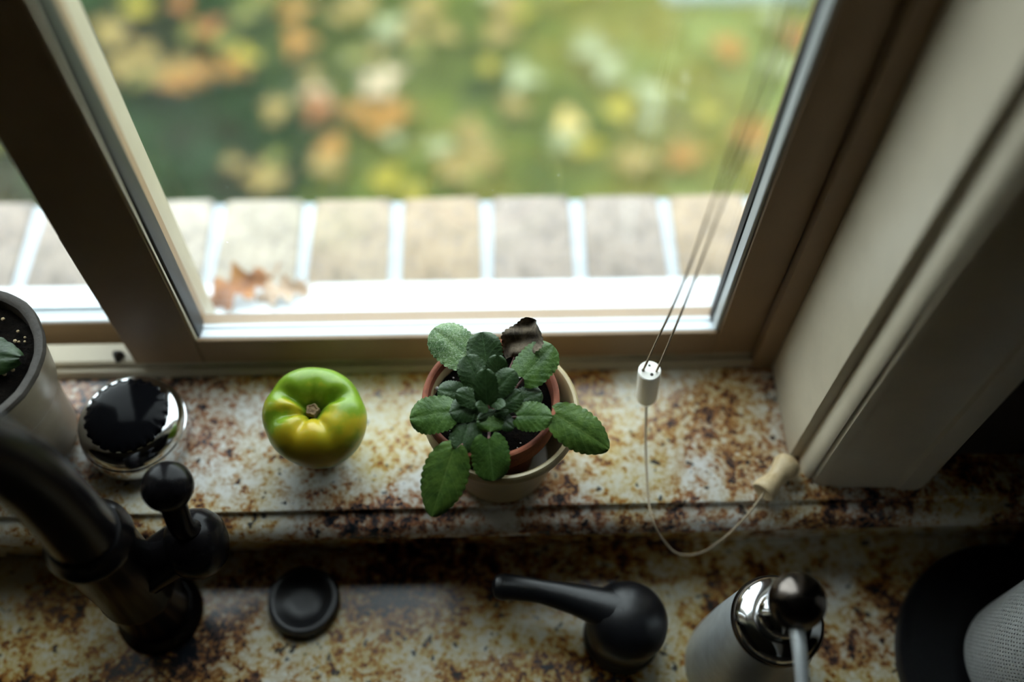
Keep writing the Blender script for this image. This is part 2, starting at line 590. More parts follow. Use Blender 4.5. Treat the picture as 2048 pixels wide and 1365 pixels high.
tag(link('trim_4', prism(CAS, 0.0005, 1.12, 'z'), 'cream_paint', smooth=30), 'cream moulded window casing at the right of the jamb', None, kind='structure')
tag(link('trim_5', prism([(-0.36 - x, y) for x, y in CAS][::-1], 0.0005, 1.12, 'z'), 'cream_paint', smooth=30), kind='structure')

# window frame with track and outer sub-sill
fr_ = thing('window_3', (0, 0.44, 0), 'cream window frame with sliding track', None, kind='structure')
link('track', prism([(0.4095, -0.035), (0.4095, 0.006), (0.4105, 0.0085), (0.413, 0.009), (0.4145, 0.0075), (0.4155, 0.0075), (0.416, 0.0125), (0.418, 0.0135),
                     (0.4335, 0.0135), (0.4350, 0.0120), (0.4350, -0.028), (0.4575, -0.028), (0.4575, -0.05), (0.44, -0.06), (0.4095, -0.06)], -0.60, 0.24), 'track_paint', fr_, smooth=25)
link('sub_sill', prism([(0.4575, -0.050), (0.4600, -0.047), (0.505, -0.054), (0.507, -0.058), (0.547, -0.066), (0.549, -0.070), (0.549, -0.095), (0.4575, -0.095)], -0.60, 0.24), 'white_vinyl', fr_, smooth=25)
link('side_frame', box(0.2225, 0.2398, 0.407, 0.50, 0.0005, 1.05, 0.001), 'shaded_sash_paint', fr_)
link('side_frame', box(-0.60, -0.584, 0.407, 0.50, 0.0005, 1.05, 0.001), 'shaded_sash_paint', fr_)
link('head_frame', box(-0.584, 0.2225, 0.407, 0.50, 1.035, 1.05, 0.001), 'shaded_sash_paint', fr_)

# right sash (inner)
s1 = thing('window_1', (-0.03, 0.43, 0.0137), 'inner sliding sash with a dusty pane of glass', None, kind='structure')
XL, XR, ZB, ZT = -0.2275, 0.1885, 0.0456, 1.005
link('stile', box(XR, 0.2215, 0.415, 0.450, 0.0137, 1.035, 0.0012), 'shaded_sash_paint', s1)
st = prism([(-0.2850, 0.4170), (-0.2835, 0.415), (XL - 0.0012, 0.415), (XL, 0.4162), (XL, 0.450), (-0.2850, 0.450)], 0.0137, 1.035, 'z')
st = link('stile', st, 'shaded_sash_paint', s1, smooth=25)
link('interlock', box(-0.2905, -0.2852, 0.424, 0.452, 0.0137, 0.17, 0.0008), 'shaded_sash_paint', s1)
link('interlock', box(-0.2885, -0.2852, 0.424, 0.452, 0.17, 1.035, 0.0008), 'shaded_sash_paint', s1)
link('rail', prism([(0.415, 0.0137), (0.415, ZB - 0.001), (0.416, ZB), (0.4185, ZB), (0.4185, 0.034), (0.450, 0.032), (0.450, 0.0137)], XL, XR), 'shaded_sash_paint', s1, smooth=25)
link('rail', box(XL, XR, 0.415, 0.450, ZT, 1.035, 0.0012), 'shaded_sash_paint', s1)
link('glazing_stop', prism([(0.4187, 0.0342), (0.4187, ZB - 0.0008), (0.420, ZB - 0.0005), (0.4295, 0.0408), (0.4300, 0.0342)], XL, XR), 'white_vinyl', s1, smooth=25)
link('glazing_stop', prism([(0.4312, 0.0338), (0.4312, 0.0388), (0.4322, 0.0394), (0.4365, 0.0380), (0.4365, 0.0338)], XL, XR), 'white_vinyl', s1, smooth=25)
link('glazing_stop', box(XR - 0.0035, XR - 0.0001, 0.4175, 0.429, ZB, ZT, 0.0006), 'grey_stop', s1)
link('gasket', box(XR - 0.0045, XR - 0.0001, 0.4295, 0.4370, ZB - 0.004, ZT), 'black_gasket', s1)
link('glazing_stop', box(XL + 0.0001, XL + 0.0012, 0.4160, 0.4185, ZB, ZT, 0.0004), 'cream_paint', s1)
link('gasket', box(XL + 0.0001, XL + 0.0030, 0.4195, 0.4370, ZB - 0.004, ZT, 0.0006), 'black_gasket', s1)
g1 = link('glass_pane', box(XL - 0.004, XR + 0.004, 0.4375, 0.4415, 0.033, ZT + 0.004), 'window_glass', s1, smooth=0)

# left sash (outer)
s2 = thing('window_2', (-0.53, 0.475, -0.0275), 'outer sash at the left of the dark stile', None, kind='structure')
link('stile', box(-0.296, -0.238, 0.4575, 0.492, -0.0275, 1.035, 0.0015), 'track_paint', s2)
link('stile', box(-0.5835, -0.54, 0.4605, 0.492, -0.0275, 1.035, 0.0015), 'shaded_sash_paint', s2)
link('rail', prism([(0.4585, -0.0275), (0.4585, 0.0060), (0.4595, 0.0070), (0.4600, 0.0070), (0.4600, -0.0275)], -0.54, -0.296), 'shaded_sash_paint', s2, smooth=25)
link('glazing_stop', prism([(0.4602, -0.02), (0.4602, 0.0075), (0.4615, 0.0082), (0.4680, 0.0050), (0.4690, 0.0010), (0.4700, 0.0010), (0.4708, 0.0030), (0.4740, 0.0020), (0.4745, -0.02)], -0.54, -0.296), 'white_vinyl', s2, smooth=25)
link('glazing_stop', prism([(0.4790, -0.0275), (0.4790, 0.0010), (0.4800, 0.0016), (0.491, -0.003), (0.492, -0.0275)], -0.54, -0.296), 'white_vinyl', s2, smooth=25)
link('rail', box(-0.54, -0.296, 0.4605, 0.492, 1.00, 1.035, 0.001), 'shaded_sash_paint', s2)
link('glass_pane', box(-0.544, -0.292, 0.4748, 0.4788, -0.015, 1.004), 'window_glass', s2, smooth=0)

# brick ledge outside: rowlock bricks in pale mortar
led = thing('brick_ledge', (0, 0.61, -0.16), 'ledge of pale bricks laid side by side outside the window', 'ledge')
link('mortar_bed', box(-1.5, 1.5, 0.5495, 0.6610, -0.20, -0.0855), 'mortar', led, smooth=0)
PITCH = 0.0911
protos = []
for v_ in range(3):
    r2 = random.Random(20 + v_)
    bm = box(-0.0395, 0.0395, -0.0565, 0.0565, -0.055, 0.0, 0.004, 2)
    for vv in bm.verts:
        vv.co += Vector((r2.uniform(-1, 1), r2.uniform(-1, 1), r2.uniform(-0.6, 0.6))) * 0.0013
    me = bpy.data.meshes.new('brick')
    bmesh.ops.recalc_face_normals(bm, faces=bm.faces)
    bm.to_mesh(me)
    bm.free()
    me.shade_smooth()
    me.set_sharp_from_angle(angle=math.radians(50))
    me.materials.append(M['brick_tone_0'])
    protos.append(me)
TONE = {-3: 4, -2: 4, -1: 2, 0: 1, 1: 0, 2: 3, 3: 4, 4: 4}
for i in range(-12, 12):
    b = bpy.data.objects.new('brick', protos[i % 3])
    COL.objects.link(b)
    b.location = (-0.2225 + PITCH * i + random.uniform(-0.0015, 0.0015), 0.6085, -0.0795 + random.uniform(-0.001, 0.001))
    b.rotation_euler = (-0.03 + random.uniform(-0.01, 0.01), random.uniform(-0.01, 0.01), random.uniform(-0.012, 0.012))
    b.parent = led
    b.matrix_parent_inverse = Matrix.Translation(-led.location)
    b.material_slots[0].link = 'OBJECT'
    b.material_slots[0].material = M['brick_tone_%d' % TONE.get(i + 0, random.randrange(5))]

# ------------------------------------------------------------------ lawn, grass, fallen leaves
GZ = -1.25
o = link('ground', box(-14, 14, 0.56, 26, GZ - 0.1, GZ), 'lawn_ground', smooth=0)
tag(o, 'grassy ground of the garden', None, kind='structure')
N = 60000
bx = rng.uniform(-2.4, 2.6, N)
by = rng.uniform(0.9, 3.6, N)
off = (bx > 0.54) & (bx < 1.03) & (by > 2.35) & (by < 2.76)      # no grass under the paving stone
bx[off] -= 1.2
hh = rng.uniform(0.018, 0.038, N)
an = rng.uniform(0, 2 * PI, N)
wd = rng.uniform(0.0018, 0.0035, N)
lx, ly = rng.normal(0, 0.018, N), rng.normal(0, 0.018, N)
V = np.zeros((N, 3, 3))
V[:, 0] = np.stack([bx - wd * np.cos(an), by - wd * np.sin(an), np.full(N, GZ)], 1)
V[:, 1] = np.stack([bx + wd * np.cos(an), by + wd * np.sin(an), np.full(N, GZ)], 1)
V[:, 2] = np.stack([bx + lx, by + ly, GZ + hh], 1)
me = bpy.data.meshes.new('grass')
me.vertices.add(N * 3)
me.vertices.foreach_set('co', V.ravel())
me.loops.add(N * 3)
me.loops.foreach_set('vertex_index', np.arange(N * 3))
me.polygons.add(N)
me.polygons.foreach_set('loop_start', np.arange(N) * 3)
me.polygons.foreach_set('loop_total', np.full(N, 3))
me.update()
o = link('grass', me, 'grass_blades', smooth=0)
tag(o, 'short green lawn grass outside the window', 'grass', kind='stuff')


def fallen_mesh(name, lobes, seed):
    r2 = random.Random(seed)
    bm = bmesh.new()
    n = 40
    ring0 = []
    c = bm.verts.new((0, 0, 0.006))
    for ri, k in ((0.5, 0), (1.0, 1)):
        ring = []
        for i in range(n):
            th = 2 * PI * i / n
            r = ri * (0.78 + 0.22 * math.cos(lobes * th)) * (1 + r2.uniform(-0.05, 0.05))
            x, y = 0.5 * r * math.cos(th), 0.40 * r * math.sin(th)
            z = 0.10 * math.sin(2 * th + seed) * ri * ri + 0.12 * abs(y)
            ring.append(bm.verts.new((x, y, z)))
        if k == 0:
            for i in range(n):
                bm.faces.new((c, ring[i], ring[(i + 1) % n]))
        else:
            for i in range(n):
                bm.faces.new((ring0[i], ring[i], ring[(i + 1) % n], ring0[(i + 1) % n]))
        ring0 = ring
    tube([(-0.38, 0, 0.0), (-0.55, 0.01, 0.01), (-0.72, 0.05, 0.03)], 0.012, 5, bm)
    me = bpy.data.meshes.new(name)
    bm.to_mesh(me)
    bm.free()
    me.shade_smooth()
    me.materials.append(M['fallen_tan'])
    return me


FM = [fallen_mesh('fallen_leaf', 5, 3), fallen_mesh('fallen_leaf', 7, 11), fallen_mesh('fallen_leaf', 3, 19)]
BLOBS = [(-0.262, 1.990, 'pale'), (-0.433, 1.937, 'pale'), (0.228, 1.829, 'cream'), (0.350, 2.030, 'grey'), (-0.920, 2.094, 'tan'), (-0.848, 2.304, 'rust'),
         (-0.750, 2.200, 'rust'), (-0.818, 1.997, 'orange'), (-0.381, 1.751, 'orange'), (-0.225, 1.871, 'orange'), (0.526, 1.721, 'orange'), (0.116, 1.995, 'grey'),
         (-0.249, 2.204, 'grey'), (0.076, 2.294, 'tan'), (0.263, 1.750, 'yellow'), (0.365, 1.881, 'yellow'), (0.881, 2.151, 'rust'), (0.705, 1.787, 'orange'),
         (-0.066, 1.680, 'tan'), (-0.965, 2.284, 'yellow'), (-1.010, 2.183, 'tan'), (-0.945, 2.046, 'tan'), (-0.756, 2.034, 'orange'), (-0.495, 2.137, 'orange'),
         (-0.507, 2.279, 'orange'), (-0.338, 2.298, 'tan'), (-0.152, 2.275, 'tan'), (-0.095, 2.172, 'tan'), (0.059, 2.171, 'tan'), (-0.263, 1.836, 'orange'),
         (0.395, 1.706, 'tan'), (0.683, 2.103, 'orange'), (-0.640, 2.080, 'yellow'), (-0.663, 2.042, 'orange'), (-0.528, 1.893, 'tan'), (-0.423, 1.892, 'rust'),
         (-0.537, 1.654, 'tan'), (0.307, 2.108, 'grey'), (0.457, 1.934, 'grey'), (-0.003, 1.712, 'tan')]
for i in range(80):
    x = random.uniform(-1.3, 1.2)
    BLOBS.append((x, random.uniform(1.58, 2.55), random.choice(['tan', 'orange', 'olive', 'tan', 'olive'] if x < -0.3 else ['yellow', 'olive', 'grey', 'olive', 'tan'])))
for i, (x, y, k) in enumerate(BLOBS):
    b = bpy.data.objects.new('fallen_leaf', FM[i % 3])
    COL.objects.link(b)
    s = random.uniform(0.10, 0.135) if i < 40 else random.uniform(0.06, 0.10)
    b.scale = (s, s, s)
    b.location = (x, y, GZ + 0.053)
    b.rotation_euler = (random.uniform(-0.1, 0.1), random.uniform(-0.1, 0.1), random.uniform(0, 6.28))
    b.material_slots[0].link = 'OBJECT'
    b.material_slots[0].material = M['fallen_' + k]
    hue = {'pale': 'pale pinkish', 'cream': 'cream yellow', 'grey': 'greyish green', 'tan': 'tan brown', 'orange': 'dull orange', 'rust': 'rust red', 'yellow': 'yellow', 'olive': 'olive'}[k]
    tag(b, 'blurred %s fallen leaf on the lawn beyond the brick ledge' % hue, 'leaf', '%s fallen leaves on the lawn' % hue)
fs = link('flagstone', box(0.55, 1.02, 2.36, 2.75, GZ - 0.02, GZ + 0.055, 0.012), 'flagstone')
tag(fs, 'pale blue grey paving stone at the far edge of the lawn', 'paving stone')

# ------------------------------------------------------------------ oak leaves on the outer sill
def oak(name, mat, cx, cy, cz, rot, size, tilt, label, seed):
    r2 = random.Random(seed)
    n = 26
    bm = bmesh.new()
    rows = []
    for i in range(n + 1):
        u = i / n
        env = 0.34 * math.sin(PI * min(1, u * 0.96 + 0.04)) ** 0.6
        h = env * (0.66 + 0.34 * math.cos(u * 3.2 * 2 * PI + 0.6)) + 0.015
        row = []
        for j in range(-4, 5):
            s = j / 4
            x = (u - 0.5)
            y = s * h * (1.0 + 0.12 * r2.uniform(-1, 1)) + 0.06 * math.sin(u * 3)
            z = 0.10 * math.sin(u * PI) + 0.25 * abs(y) ** 1.2 + 0.05 * math.sin(7 * u + 2 * s)
            row.append(bm.verts.new((x * size, y * size, z * size)))
        rows.append(row)
    for a, b in zip(rows, rows[1:]):
        for j in range(8):
            bm.faces.new((a[j], a[j + 1], b[j + 1], b[j]))
    me = bpy.data.meshes.new(name)
    bmesh.ops.recalc_face_normals(bm, faces=bm.faces)
    bm.to_mesh(me)
    bm.free()
    me.shade_smooth()
    me.materials.append(M[mat])
    root = thing(name, (cx, cy, cz), label, 'leaf')
    b = bpy.data.objects.new('blade', me)
    COL.objects.link(b)
    b.parent = root
    root.rotation_euler = (tilt, 0, rot)
    sm = tube(spline([(0.48 * size, 0.05 * size, 0.01 * size), (0.60 * size, 0.07 * size, 0.05 * size), (0.68 * size, 0.16 * size, 0.09 * size)], 4), 0.013 * size, 6)
    me2 = bpy.data.meshes.new('stalk')
    sm.to_mesh(me2)
    sm.free()
    me2.materials.append(M[mat])
    s = bpy.data.objects.new('stalk', me2)
    COL.objects.link(s)
    s.parent = root


oak('oak_leaf', 'oak_leaf', -0.2285, 0.532, -0.0585, math.radians(28), 0.066, 0.15, 'curled orange brown oak leaf on the white outer sill', 4)
oak('oak_leaf', 'oak_leaf_pale', -0.1880, 0.530, -0.0605, math.radians(15), 0.050, 0.1, 'pale pinkish leaf lying to the right of the orange oak leaf', 9)

# ------------------------------------------------------------------ cream cache pot and african violet
CP = (0.0118, 0.3300)
prof = [(0, 0.0005), (0.036, 0.0005), (0.0385, 0.003), (0.042, 0.025), (0.0465, 0.052), (0.0505, 0.068), (0.0535, 0.0735), (0.0560, 0.0775), (0.0568, 0.0815), (0.0560, 0.0850),
        (0.0545, 0.0865), (0.0525, 0.0862), (0.0510, 0.0840), (0.0500, 0.0760), (0.0445, 0.045), (0.041, 0.020), (0.036, 0.006), (0, 0.006)]
o = link('cache_pot', lathe(prof, (CP[0], CP[1], 0), 72), 'cream_glaze')
tag(o, 'cream glazed pot holding the terracotta pot of the african violet', 'pot')

TP = Vector((0.0068, 0.3330, 0.0065))
av = thing('african_violet', TP, 'small african violet with fuzzy green leaves in a terracotta pot', 'potted plant')
tax = Vector((-0.03, 0.02, 1)).normalized()
tp = [(0, 0), (0.0300, 0), (0.0305, 0.001), (0.0365, 0.045), (0.0405, 0.066), (0.0410, 0.0665), (0.0470, 0.0670), (0.0480, 0.0685), (0.0492, 0.0870), (0.0488, 0.0885), (0.0475, 0.0892), (0.0460, 0.0890),
      (0.0448, 0.0880), (0.0430, 0.0700), (0.036, 0.066)]
link('terracotta_pot', lathe(tp, TP, 72, axis=tax), 'terracotta', av)
rs = random.Random(5)
sp = [(0.0438, 0.0745), (0.040, 0.0758), (0.033, 0.0765), (0.025, 0.0768), (0.016, 0.0772), (0.008, 0.0775), (0, 0.0775)]
so = link('soil', lathe(sp, TP, 48, rad=lambda th, i, r, z: (r, z + rs.uniform(-0.0012, 0.0012)), axis=tax), 'soil', av)
pb = bmesh.new()
pspots = [(-0.0345, 0.3480), (-0.0290, 0.3465), (-0.0300, 0.3235), (-0.0330, 0.3060), (0.0395, 0.3330), (0.0430, 0.3270), (0.0420, 0.3250), (0.0350, 0.3250), (0.018, 0.3520), (-0.0180, 0.2985), (0.0200, 0.3590)]
for i in range(26):
    a_, r_ = rs.uniform(0, 6.28), rs.uniform(0.02, 0.041)
    pspots.append((TP.x + r_ * math.cos(a_), TP.y + r_ * math.sin(a_)))
for i, (px, py) in enumerate(pspots):
    s_ = rs.uniform(0.0013, 0.0019) if i < 11 else rs.uniform(0.0005, 0.0011)
    m_ = Matrix.Translation((px, py, 0.0835 + s_ * 0.6)) @ Matrix.Rotation(rs.uniform(0, 3), 4, 'X') @ Matrix.Diagonal((s_, s_ * rs.uniform(0.6, 1), s_ * rs.uniform(0.6, 1), 1))
    bmesh.ops.create_icosphere(pb, subdivisions=1, radius=1, matrix=m_)
po = link('perlite', pb, 'perlite', av, smooth=0)
po['kind'] = 'stuff'

LEAVES = [
    ('pale', (-0.0125, 0.3584, 0.112), (-0.0360, 0.3790, 0.118), 0.0287),
    ('back', (0.0017, 0.3528, 0.112), (-0.0014, 0.3724, 0.122), 0.0215),
    ('dead', (0.0224, 0.3617, 0.108), (0.0369, 0.3800, 0.124), 0.0270),
    ('upper', (0.0281, 0.3418, 0.112), (0.0487, 0.3635, 0.118), 0.0261),
    ('inner', (-0.0031, 0.3336, 0.114), (-0.0128, 0.3519, 0.124), 0.0184),
    ('inner', (0.0076, 0.3374, 0.116), (0.0093, 0.3491, 0.128), 0.0134),
    ('inner', (0.0074, 0.3274, 0.118), (0.0209, 0.3381, 0.126), 0.0143),
    ('inner', (0.0012, 0.3192, 0.116), (0.0005, 0.3359, 0.132), 0.0143),
    ('small', (-0.0162, 0.3323, 0.104), (-0.0329, 0.3354, 0.106), 0.0150),
    ('inner', (-0.0032, 0.3221, 0.112), (-0.0195, 0.3261, 0.118), 0.0121),
    ('left', (-0.0247, 0.3165, 0.108), (-0.0524, 0.3145, 0.104), 0.0251),
    ('inner', (-0.0075, 0.3199, 0.108), (-0.0241, 0.3154, 0.110), 0.0156),
    ('low', (-0.0112, 0.3101, 0.104), (-0.0175, 0.2906, 0.100), 0.0204),
    ('heart', (0.0035, 0.3113, 0.108), (0.0033, 0.3019, 0.106), 0.0176),
    ('small', (0.0099, 0.3130, 0.106), (0.0195, 0.3042, 0.106), 0.0101),
    ('inner', (0.0117, 0.3180, 0.112), (0.0248, 0.3256, 0.118), 0.0130),
    ('small', (0.0238, 0.3264, 0.104), (0.0400, 0.3320, 0.106), 0.0147),
    ('right', (0.0232, 0.3113, 0.110), (0.0459, 0.3108, 0.110), 0.0198),
    ('big', (0.0505, 0.3118, 0.108), (0.0857, 0.2920, 0.096), 0.0302),
    ('big', (-0.0228, 0.2872, 0.104), (-0.0377, 0.2504, 0.082), 0.0315),
    ('front', (0.0021, 0.2948, 0.106), (0.0052, 0.2713, 0.092), 0.0248),
    ('tiny', (0.0055, 0.3158, 0.108), (-0.0047, 0.3101, 0.110), 0.0061),
    ('tiny', (0.0072, 0.3141, 0.110), (0.0160, 0.3148, 0.112), 0.0066),
    ('tiny', (0.0012, 0.3172, 0.114), (-0.0054, 0.3142, 0.120), 0.0077),
    ('tiny', (0.0057, 0.3221, 0.114), (0.0121, 0.3138, 0.120), 0.0077),
]
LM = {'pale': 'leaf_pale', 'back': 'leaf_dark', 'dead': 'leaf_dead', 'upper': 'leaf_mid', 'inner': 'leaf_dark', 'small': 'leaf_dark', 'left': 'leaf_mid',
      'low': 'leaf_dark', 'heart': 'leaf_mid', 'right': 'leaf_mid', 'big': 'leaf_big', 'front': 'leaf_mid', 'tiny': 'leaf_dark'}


def leaf_blade(base, tip, width, kind, seed):
    r2 = random.Random(seed)
    base, tip = Vector(base), Vector(tip)
    base = base - (tip - base) * 0.06
    if kind in ('inner', 'small', 'tiny', 'back'):
        width *= 1.1
    F = tip - base
    Ln = F.length
    F.normalize()
    upv = Vector((0, -0.25, 1))
    Nn = (upv - F * upv.dot(F)).normalized()
    S = F.cross(Nn).normalized()
    nu, nv = 44, 14
    dead = kind == 'dead'
    pointy = {'big': 1.25, 'left': 0.95, 'front': 0.85}.get(kind, 0.8)
    bm = bmesh.new()
    uvl = bm.loops.layers.uv.new('UVMap')
    ph = r2.uniform(0, 6)
    rows = []
    for i in range(nu + 1):
        u = i / nu
        if kind == 'big':
            hw = 0.5 * width * max(0.02, math.sin(PI * (u * 0.975 + 0.008) ** 0.78)) ** 0.54
        else:
            q = abs(2 * (u * 0.97 + 0.015) ** 0.88 - 1)
            hw = 0.53 * width * (1 - q ** 2.7) ** 0.50
        if u > 0.6:
            hw *= 1 - 0.18 * (pointy - 0.6) * ((u - 0.6) / 0.4) ** 2
        row = []
        for j in range(nv + 1):
            s = j / nv * 2 - 1
            e = abs(s)
            ser = 1 + (0.07 * (abs(math.sin(u * 11 * PI)) - 0.5) * e ** 5)
            y = s * hw * ser
            # heart-shaped shoulder: edges reach back past the stalk joint
            back = -0.16 * width * e ** 1.6 * (1 - u) ** 2.2
            x = u * Ln + back
            z = -0.11 * width * (e ** 2) * (0.6 + 0.4 * u) + 0.028 * width * (1 - math.exp(-(s / 0.14) ** 2))
            z += 0.012 * width * math.sin((u * 6 - e * 2.5) * 2 * PI) * e
            z -= 0.14 * Ln * (u - 0.35) ** 2 * (1 if u > 0.35 else 0.5)
            z += 0.035 * width * math.sin(2.2 * u * PI + ph + 2 * s) * e
            if dead:
                z += 0.10 * width * math.sin(5 * u + 3 * s + 1) + 0.07 * width * math.sin(11 * u - 4 * s) + 0.22 * width * s * u
                y *= 0.92 + 0.14 * math.sin(9 * u + 2 * s)
                z += 0.28 * width * e ** 2
            row.append(bm.verts.new(base + F * x + S * y + Nn * z))
        rows.append(row)
    for i in range(nu):
        for j in range(nv):
            f = bm.faces.new((rows[i][j], rows[i + 1][j], rows[i + 1][j + 1], rows[i][j + 1]))
            for lp, (a, b) in zip(f.loops, ((i, j), (i + 1, j), (i + 1, j + 1), (i, j + 1))):
                lp[uvl].uv = (a / nu, b / nv)
    # orientation: upper side carries the normal
    bm.normal_update()
    if sum((f.normal for f in bm.faces), Vector()).dot(Nn) < 0:
        bmesh.ops.reverse_faces(bm, faces=bm.faces)
    me = bpy.data.meshes.new('leaf')
    bm.to_mesh(me)
    bm.free()
    me.shade_smooth()
    return me


CR = Vector((0.0032, 0.3185, 0.088))
for i, (kind, b, tp_, wd_) in enumerate(LEAVES):
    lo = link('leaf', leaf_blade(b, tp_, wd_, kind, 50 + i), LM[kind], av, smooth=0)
    if kind == 'dead':
        lo['label'] = 'withered curled brown leaf'
    elif kind == 'pale':
        lo['label'] = 'pale speckled leaf at the back left'
    B = Vector(b)
    d = B - CR
    mid = CR + d * 0.5 + Vector((0, 0, 0.004 - 0.001))
    pr = 0.0011 if kind in ('big', 'pale', 'upper', 'left', 'front', 'right', 'dead') else 0.0006
    tipd = (Vector(tp_) - B).normalized()
    link('leaf_stalk', tube(spline([CR, mid - Vector((0, 0, 0.002)), B - Vector((0, 0, 0.0022)), B + tipd * 0.004 - Vector((0, 0, 0.0030))], 5), [pr, pr, pr * 0.7], 8), 'petiole', av)

# ------------------------------------------------------------------ green tomato
TC = (-0.1260, 0.3395)
to = thing('green_tomato', (TC[0], TC[1], 0), 'unripe green tomato with yellowish ribbed shoulders on the granite sill', 'tomato')
ctrl = [(0.0, 0.0006), (0.008, 0.0010), (0.0135, 0.0035), (0.0200, 0.0120), (0.0272, 0.0260), (0.0335, 0.0400), (0.0370, 0.0530), (0.0376, 0.0620), (0.0352, 0.0715), (0.0302, 0.0785), (0.0240, 0.0818),
        (0.0175, 0.0815), (0.0120, 0.0780), (0.0080, 0.0725), (0.0050, 0.0680), (0.0, 0.0665)]
pp = [(max(0, p.x), p.z) for p in spline([(r, 0, z) for r, z in ctrl], 4)]
pp[0] = (0, pp[0][1])
pp[-1] = (0, pp[-1][1])


def trad(th, i, r, z):
    k = min(1, max(0, (z - 0.030) / 0.045))
    lob = 0.0
    for a0, depth, sh in ((0.35, 1.1, 8), (2.65, 1.0, 8), (3.50, 0.95, 9), (4.35, 0.55, 10), (5.25, 0.45, 10), (1.5, 0.25, 8)):
        d = (th - a0 + PI) % (2 * PI) - PI
        lob += depth * math.exp(-(d * sh / 2.0) ** 2)
    top = max(0, 1 - abs(r - 0.017) / 0.022)
    rr = r * (1 + 0.035 * math.cos(2 * th + 0.8) - 0.045 * k * lob * (r / 0.038))
    zz = z - 0.0075 * lob * k * top + 0.0025 * k * math.cos(th - 1.4) * (r / 0.03)
    return rr, zz


link('flesh', lathe(pp, (TC[0], TC[1], 0), 96, rad=trad), 'tomato_skin', to, smooth=80)
link('stem_scar', lathe([(0.0052, 0.0670), (0.0050, 0.0705), (0.0044, 0.0722), (0.0034, 0.0724), (0.0024, 0.0715), (0.0012, 0.0722), (0, 0.0724)], (TC[0], TC[1], 0), 20,
                        rad=lambda th, i, r, z: (r * (1 + 0.14 * math.cos(5 * th)), z)), 'stem_scar', to)

# ------------------------------------------------------------------ blind pull cord
pc = thing('blind_pull_cord', (0.125, 0.36, 0.0), 'beige blind pull cord with white joiner and turned wooden tassel', 'cord')
top = Vector((0.1216, 0.360, 0.084))
A1 = [top + Vector((-0.0048, 0.0005, -0.002)), (0.1195, 0.3585, 0.12), (0.1262, 0.3560, 0.20), (0.1295, 0.350, 0.32), (0.1300, 0.342, 0.43), (0.1290, 0.350, 0.70), (0.1260, 0.360, 1.03)]
A2 = [top + Vector((0.0048, -0.0008, -0.002)), (0.1285, 0.3575, 0.12), (0.1325, 0.3555, 0.20), (0.1350, 0.350, 0.32), (0.1368, 0.342, 0.43), (0.1385, 0.350, 0.70), (0.1360, 0.360, 1.03)]
link('cord_strand', tube(spline(A1, 10), 0.00085, 8), 'cord', pc)
link('cord_strand', tube(spline(A2, 10), 0.00085, 8), 'cord', pc)
jax = Vector((-0.0033, 0.0, 0.0455)).normalized()
jb = Vector((0.1249, 0.360, 0.040))
jl = 0.0445
jo = link('cord_joiner', lathe([(0, 0.0015), (0.0015, 0.0), (0.0060, 0.0), (0.0074, 0.0015), (0.0080, 0.004), (0.0085, jl - 0.003), (0.0085, jl - 0.0008), (0.0078, jl), (0, jl)], jb, 36, axis=jax), 'white_plastic', pc)
for dx, dy, r_ in ((-0.0048, 0.0005, 0.0012), (0.0048, -0.0008, 0.0012), (0.0002, 0.0042, 0.0009), (0.0012, -0.0035, 0.0013)):
    link('hole', lathe([(0, jl + 0.0002), (r_, jl + 0.0002), (r_, jl - 0.001)], jb + Vector((dx, dy, 0)), 12, axis=jax), 'hole_dark', jo)
LOW = [(0.1249, 0.360, 0.041), (0.1243, 0.330, 0.0190), (0.1239, 0.305, 0.0105), (0.1236, 0.287, 0.0095), (0.1262, 0.270, 0.008), (0.1350, 0.2625, -0.008), (0.1482, 0.2585, -0.0265),
       (0.1669, 0.2600, -0.0310), (0.1837, 0.2660, -0.0125), (0.1982, 0.2760, 0.0060), (0.2080, 0.2865, 0.0125), (0.2150, 0.2945, 0.0125)]
link('cord_strand', tube(spline(LOW, 10), 0.00095, 8), 'cord', pc)
ta = Vector((0.2112, 0.2920, 0.0118))
tb = Vector((0.2385, 0.3180, 0.0128))
tl = (tb - ta).length
tprof = [(0, 0.003), (0.0035, 0.001), (0.0085, 0.0), (0.0096, 0.0012), (0.0098, 0.004), (0.0086, 0.009), (0.0074, 0.014), (0.0070, 0.018), (0.0078, 0.022), (0.0094, 0.026), (0.0106, 0.030), (0.0108, 0.0335),
         (0.0096, 0.0365), (0.0066, 0.0385), (0.0025, 0.0392), (0, 0.0393)]
tprof = [(r, z * tl / 0.0393) for r, z in tprof]
link('wooden_tassel', lathe(tprof, ta, 36, axis=(tb - ta)), 'tassel_wood', pc)

# ------------------------------------------------------------------ chrome jar with dark serrated lid
JC = (-0.2720, 0.3535)
ja = thing('chrome_jar', (JC[0], JC[1], 0), 'round chrome jar with glossy black serrated lid on the sill', 'jar')
link('body', lathe([(0, 0.0006), (0.030, 0.0006), (0.0375, 0.003), (0.0412, 0.010), (0.0418, 0.018), (0.0405, 0.026), (0.0398, 0.0265), (0.0398, 0.028), (0.0385, 0.034), (0.0345, 0.0385), (0.0300, 0.0400), (0.026, 0.0400), (0, 0.040)],
                   (JC[0], JC[1], 0), 72), 'chrome', ja)
link('lid', lathe([(0.0292, 0.0402), (0.0305, 0.0408), (0.0308, 0.0425), (0.0298, 0.0435), (0.0275, 0.0450), (0.022, 0.0475), (0.012, 0.0500), (0, 0.0508)], (JC[0], JC[1], 0), 168,
                  rad=lambda th, i, r, z: (r * (1 + (0.022 if i < 4 else 0) * (1 if math.sin(24 * th) > 0 else -1)), z)), 'black_plastic', ja, smooth=35)

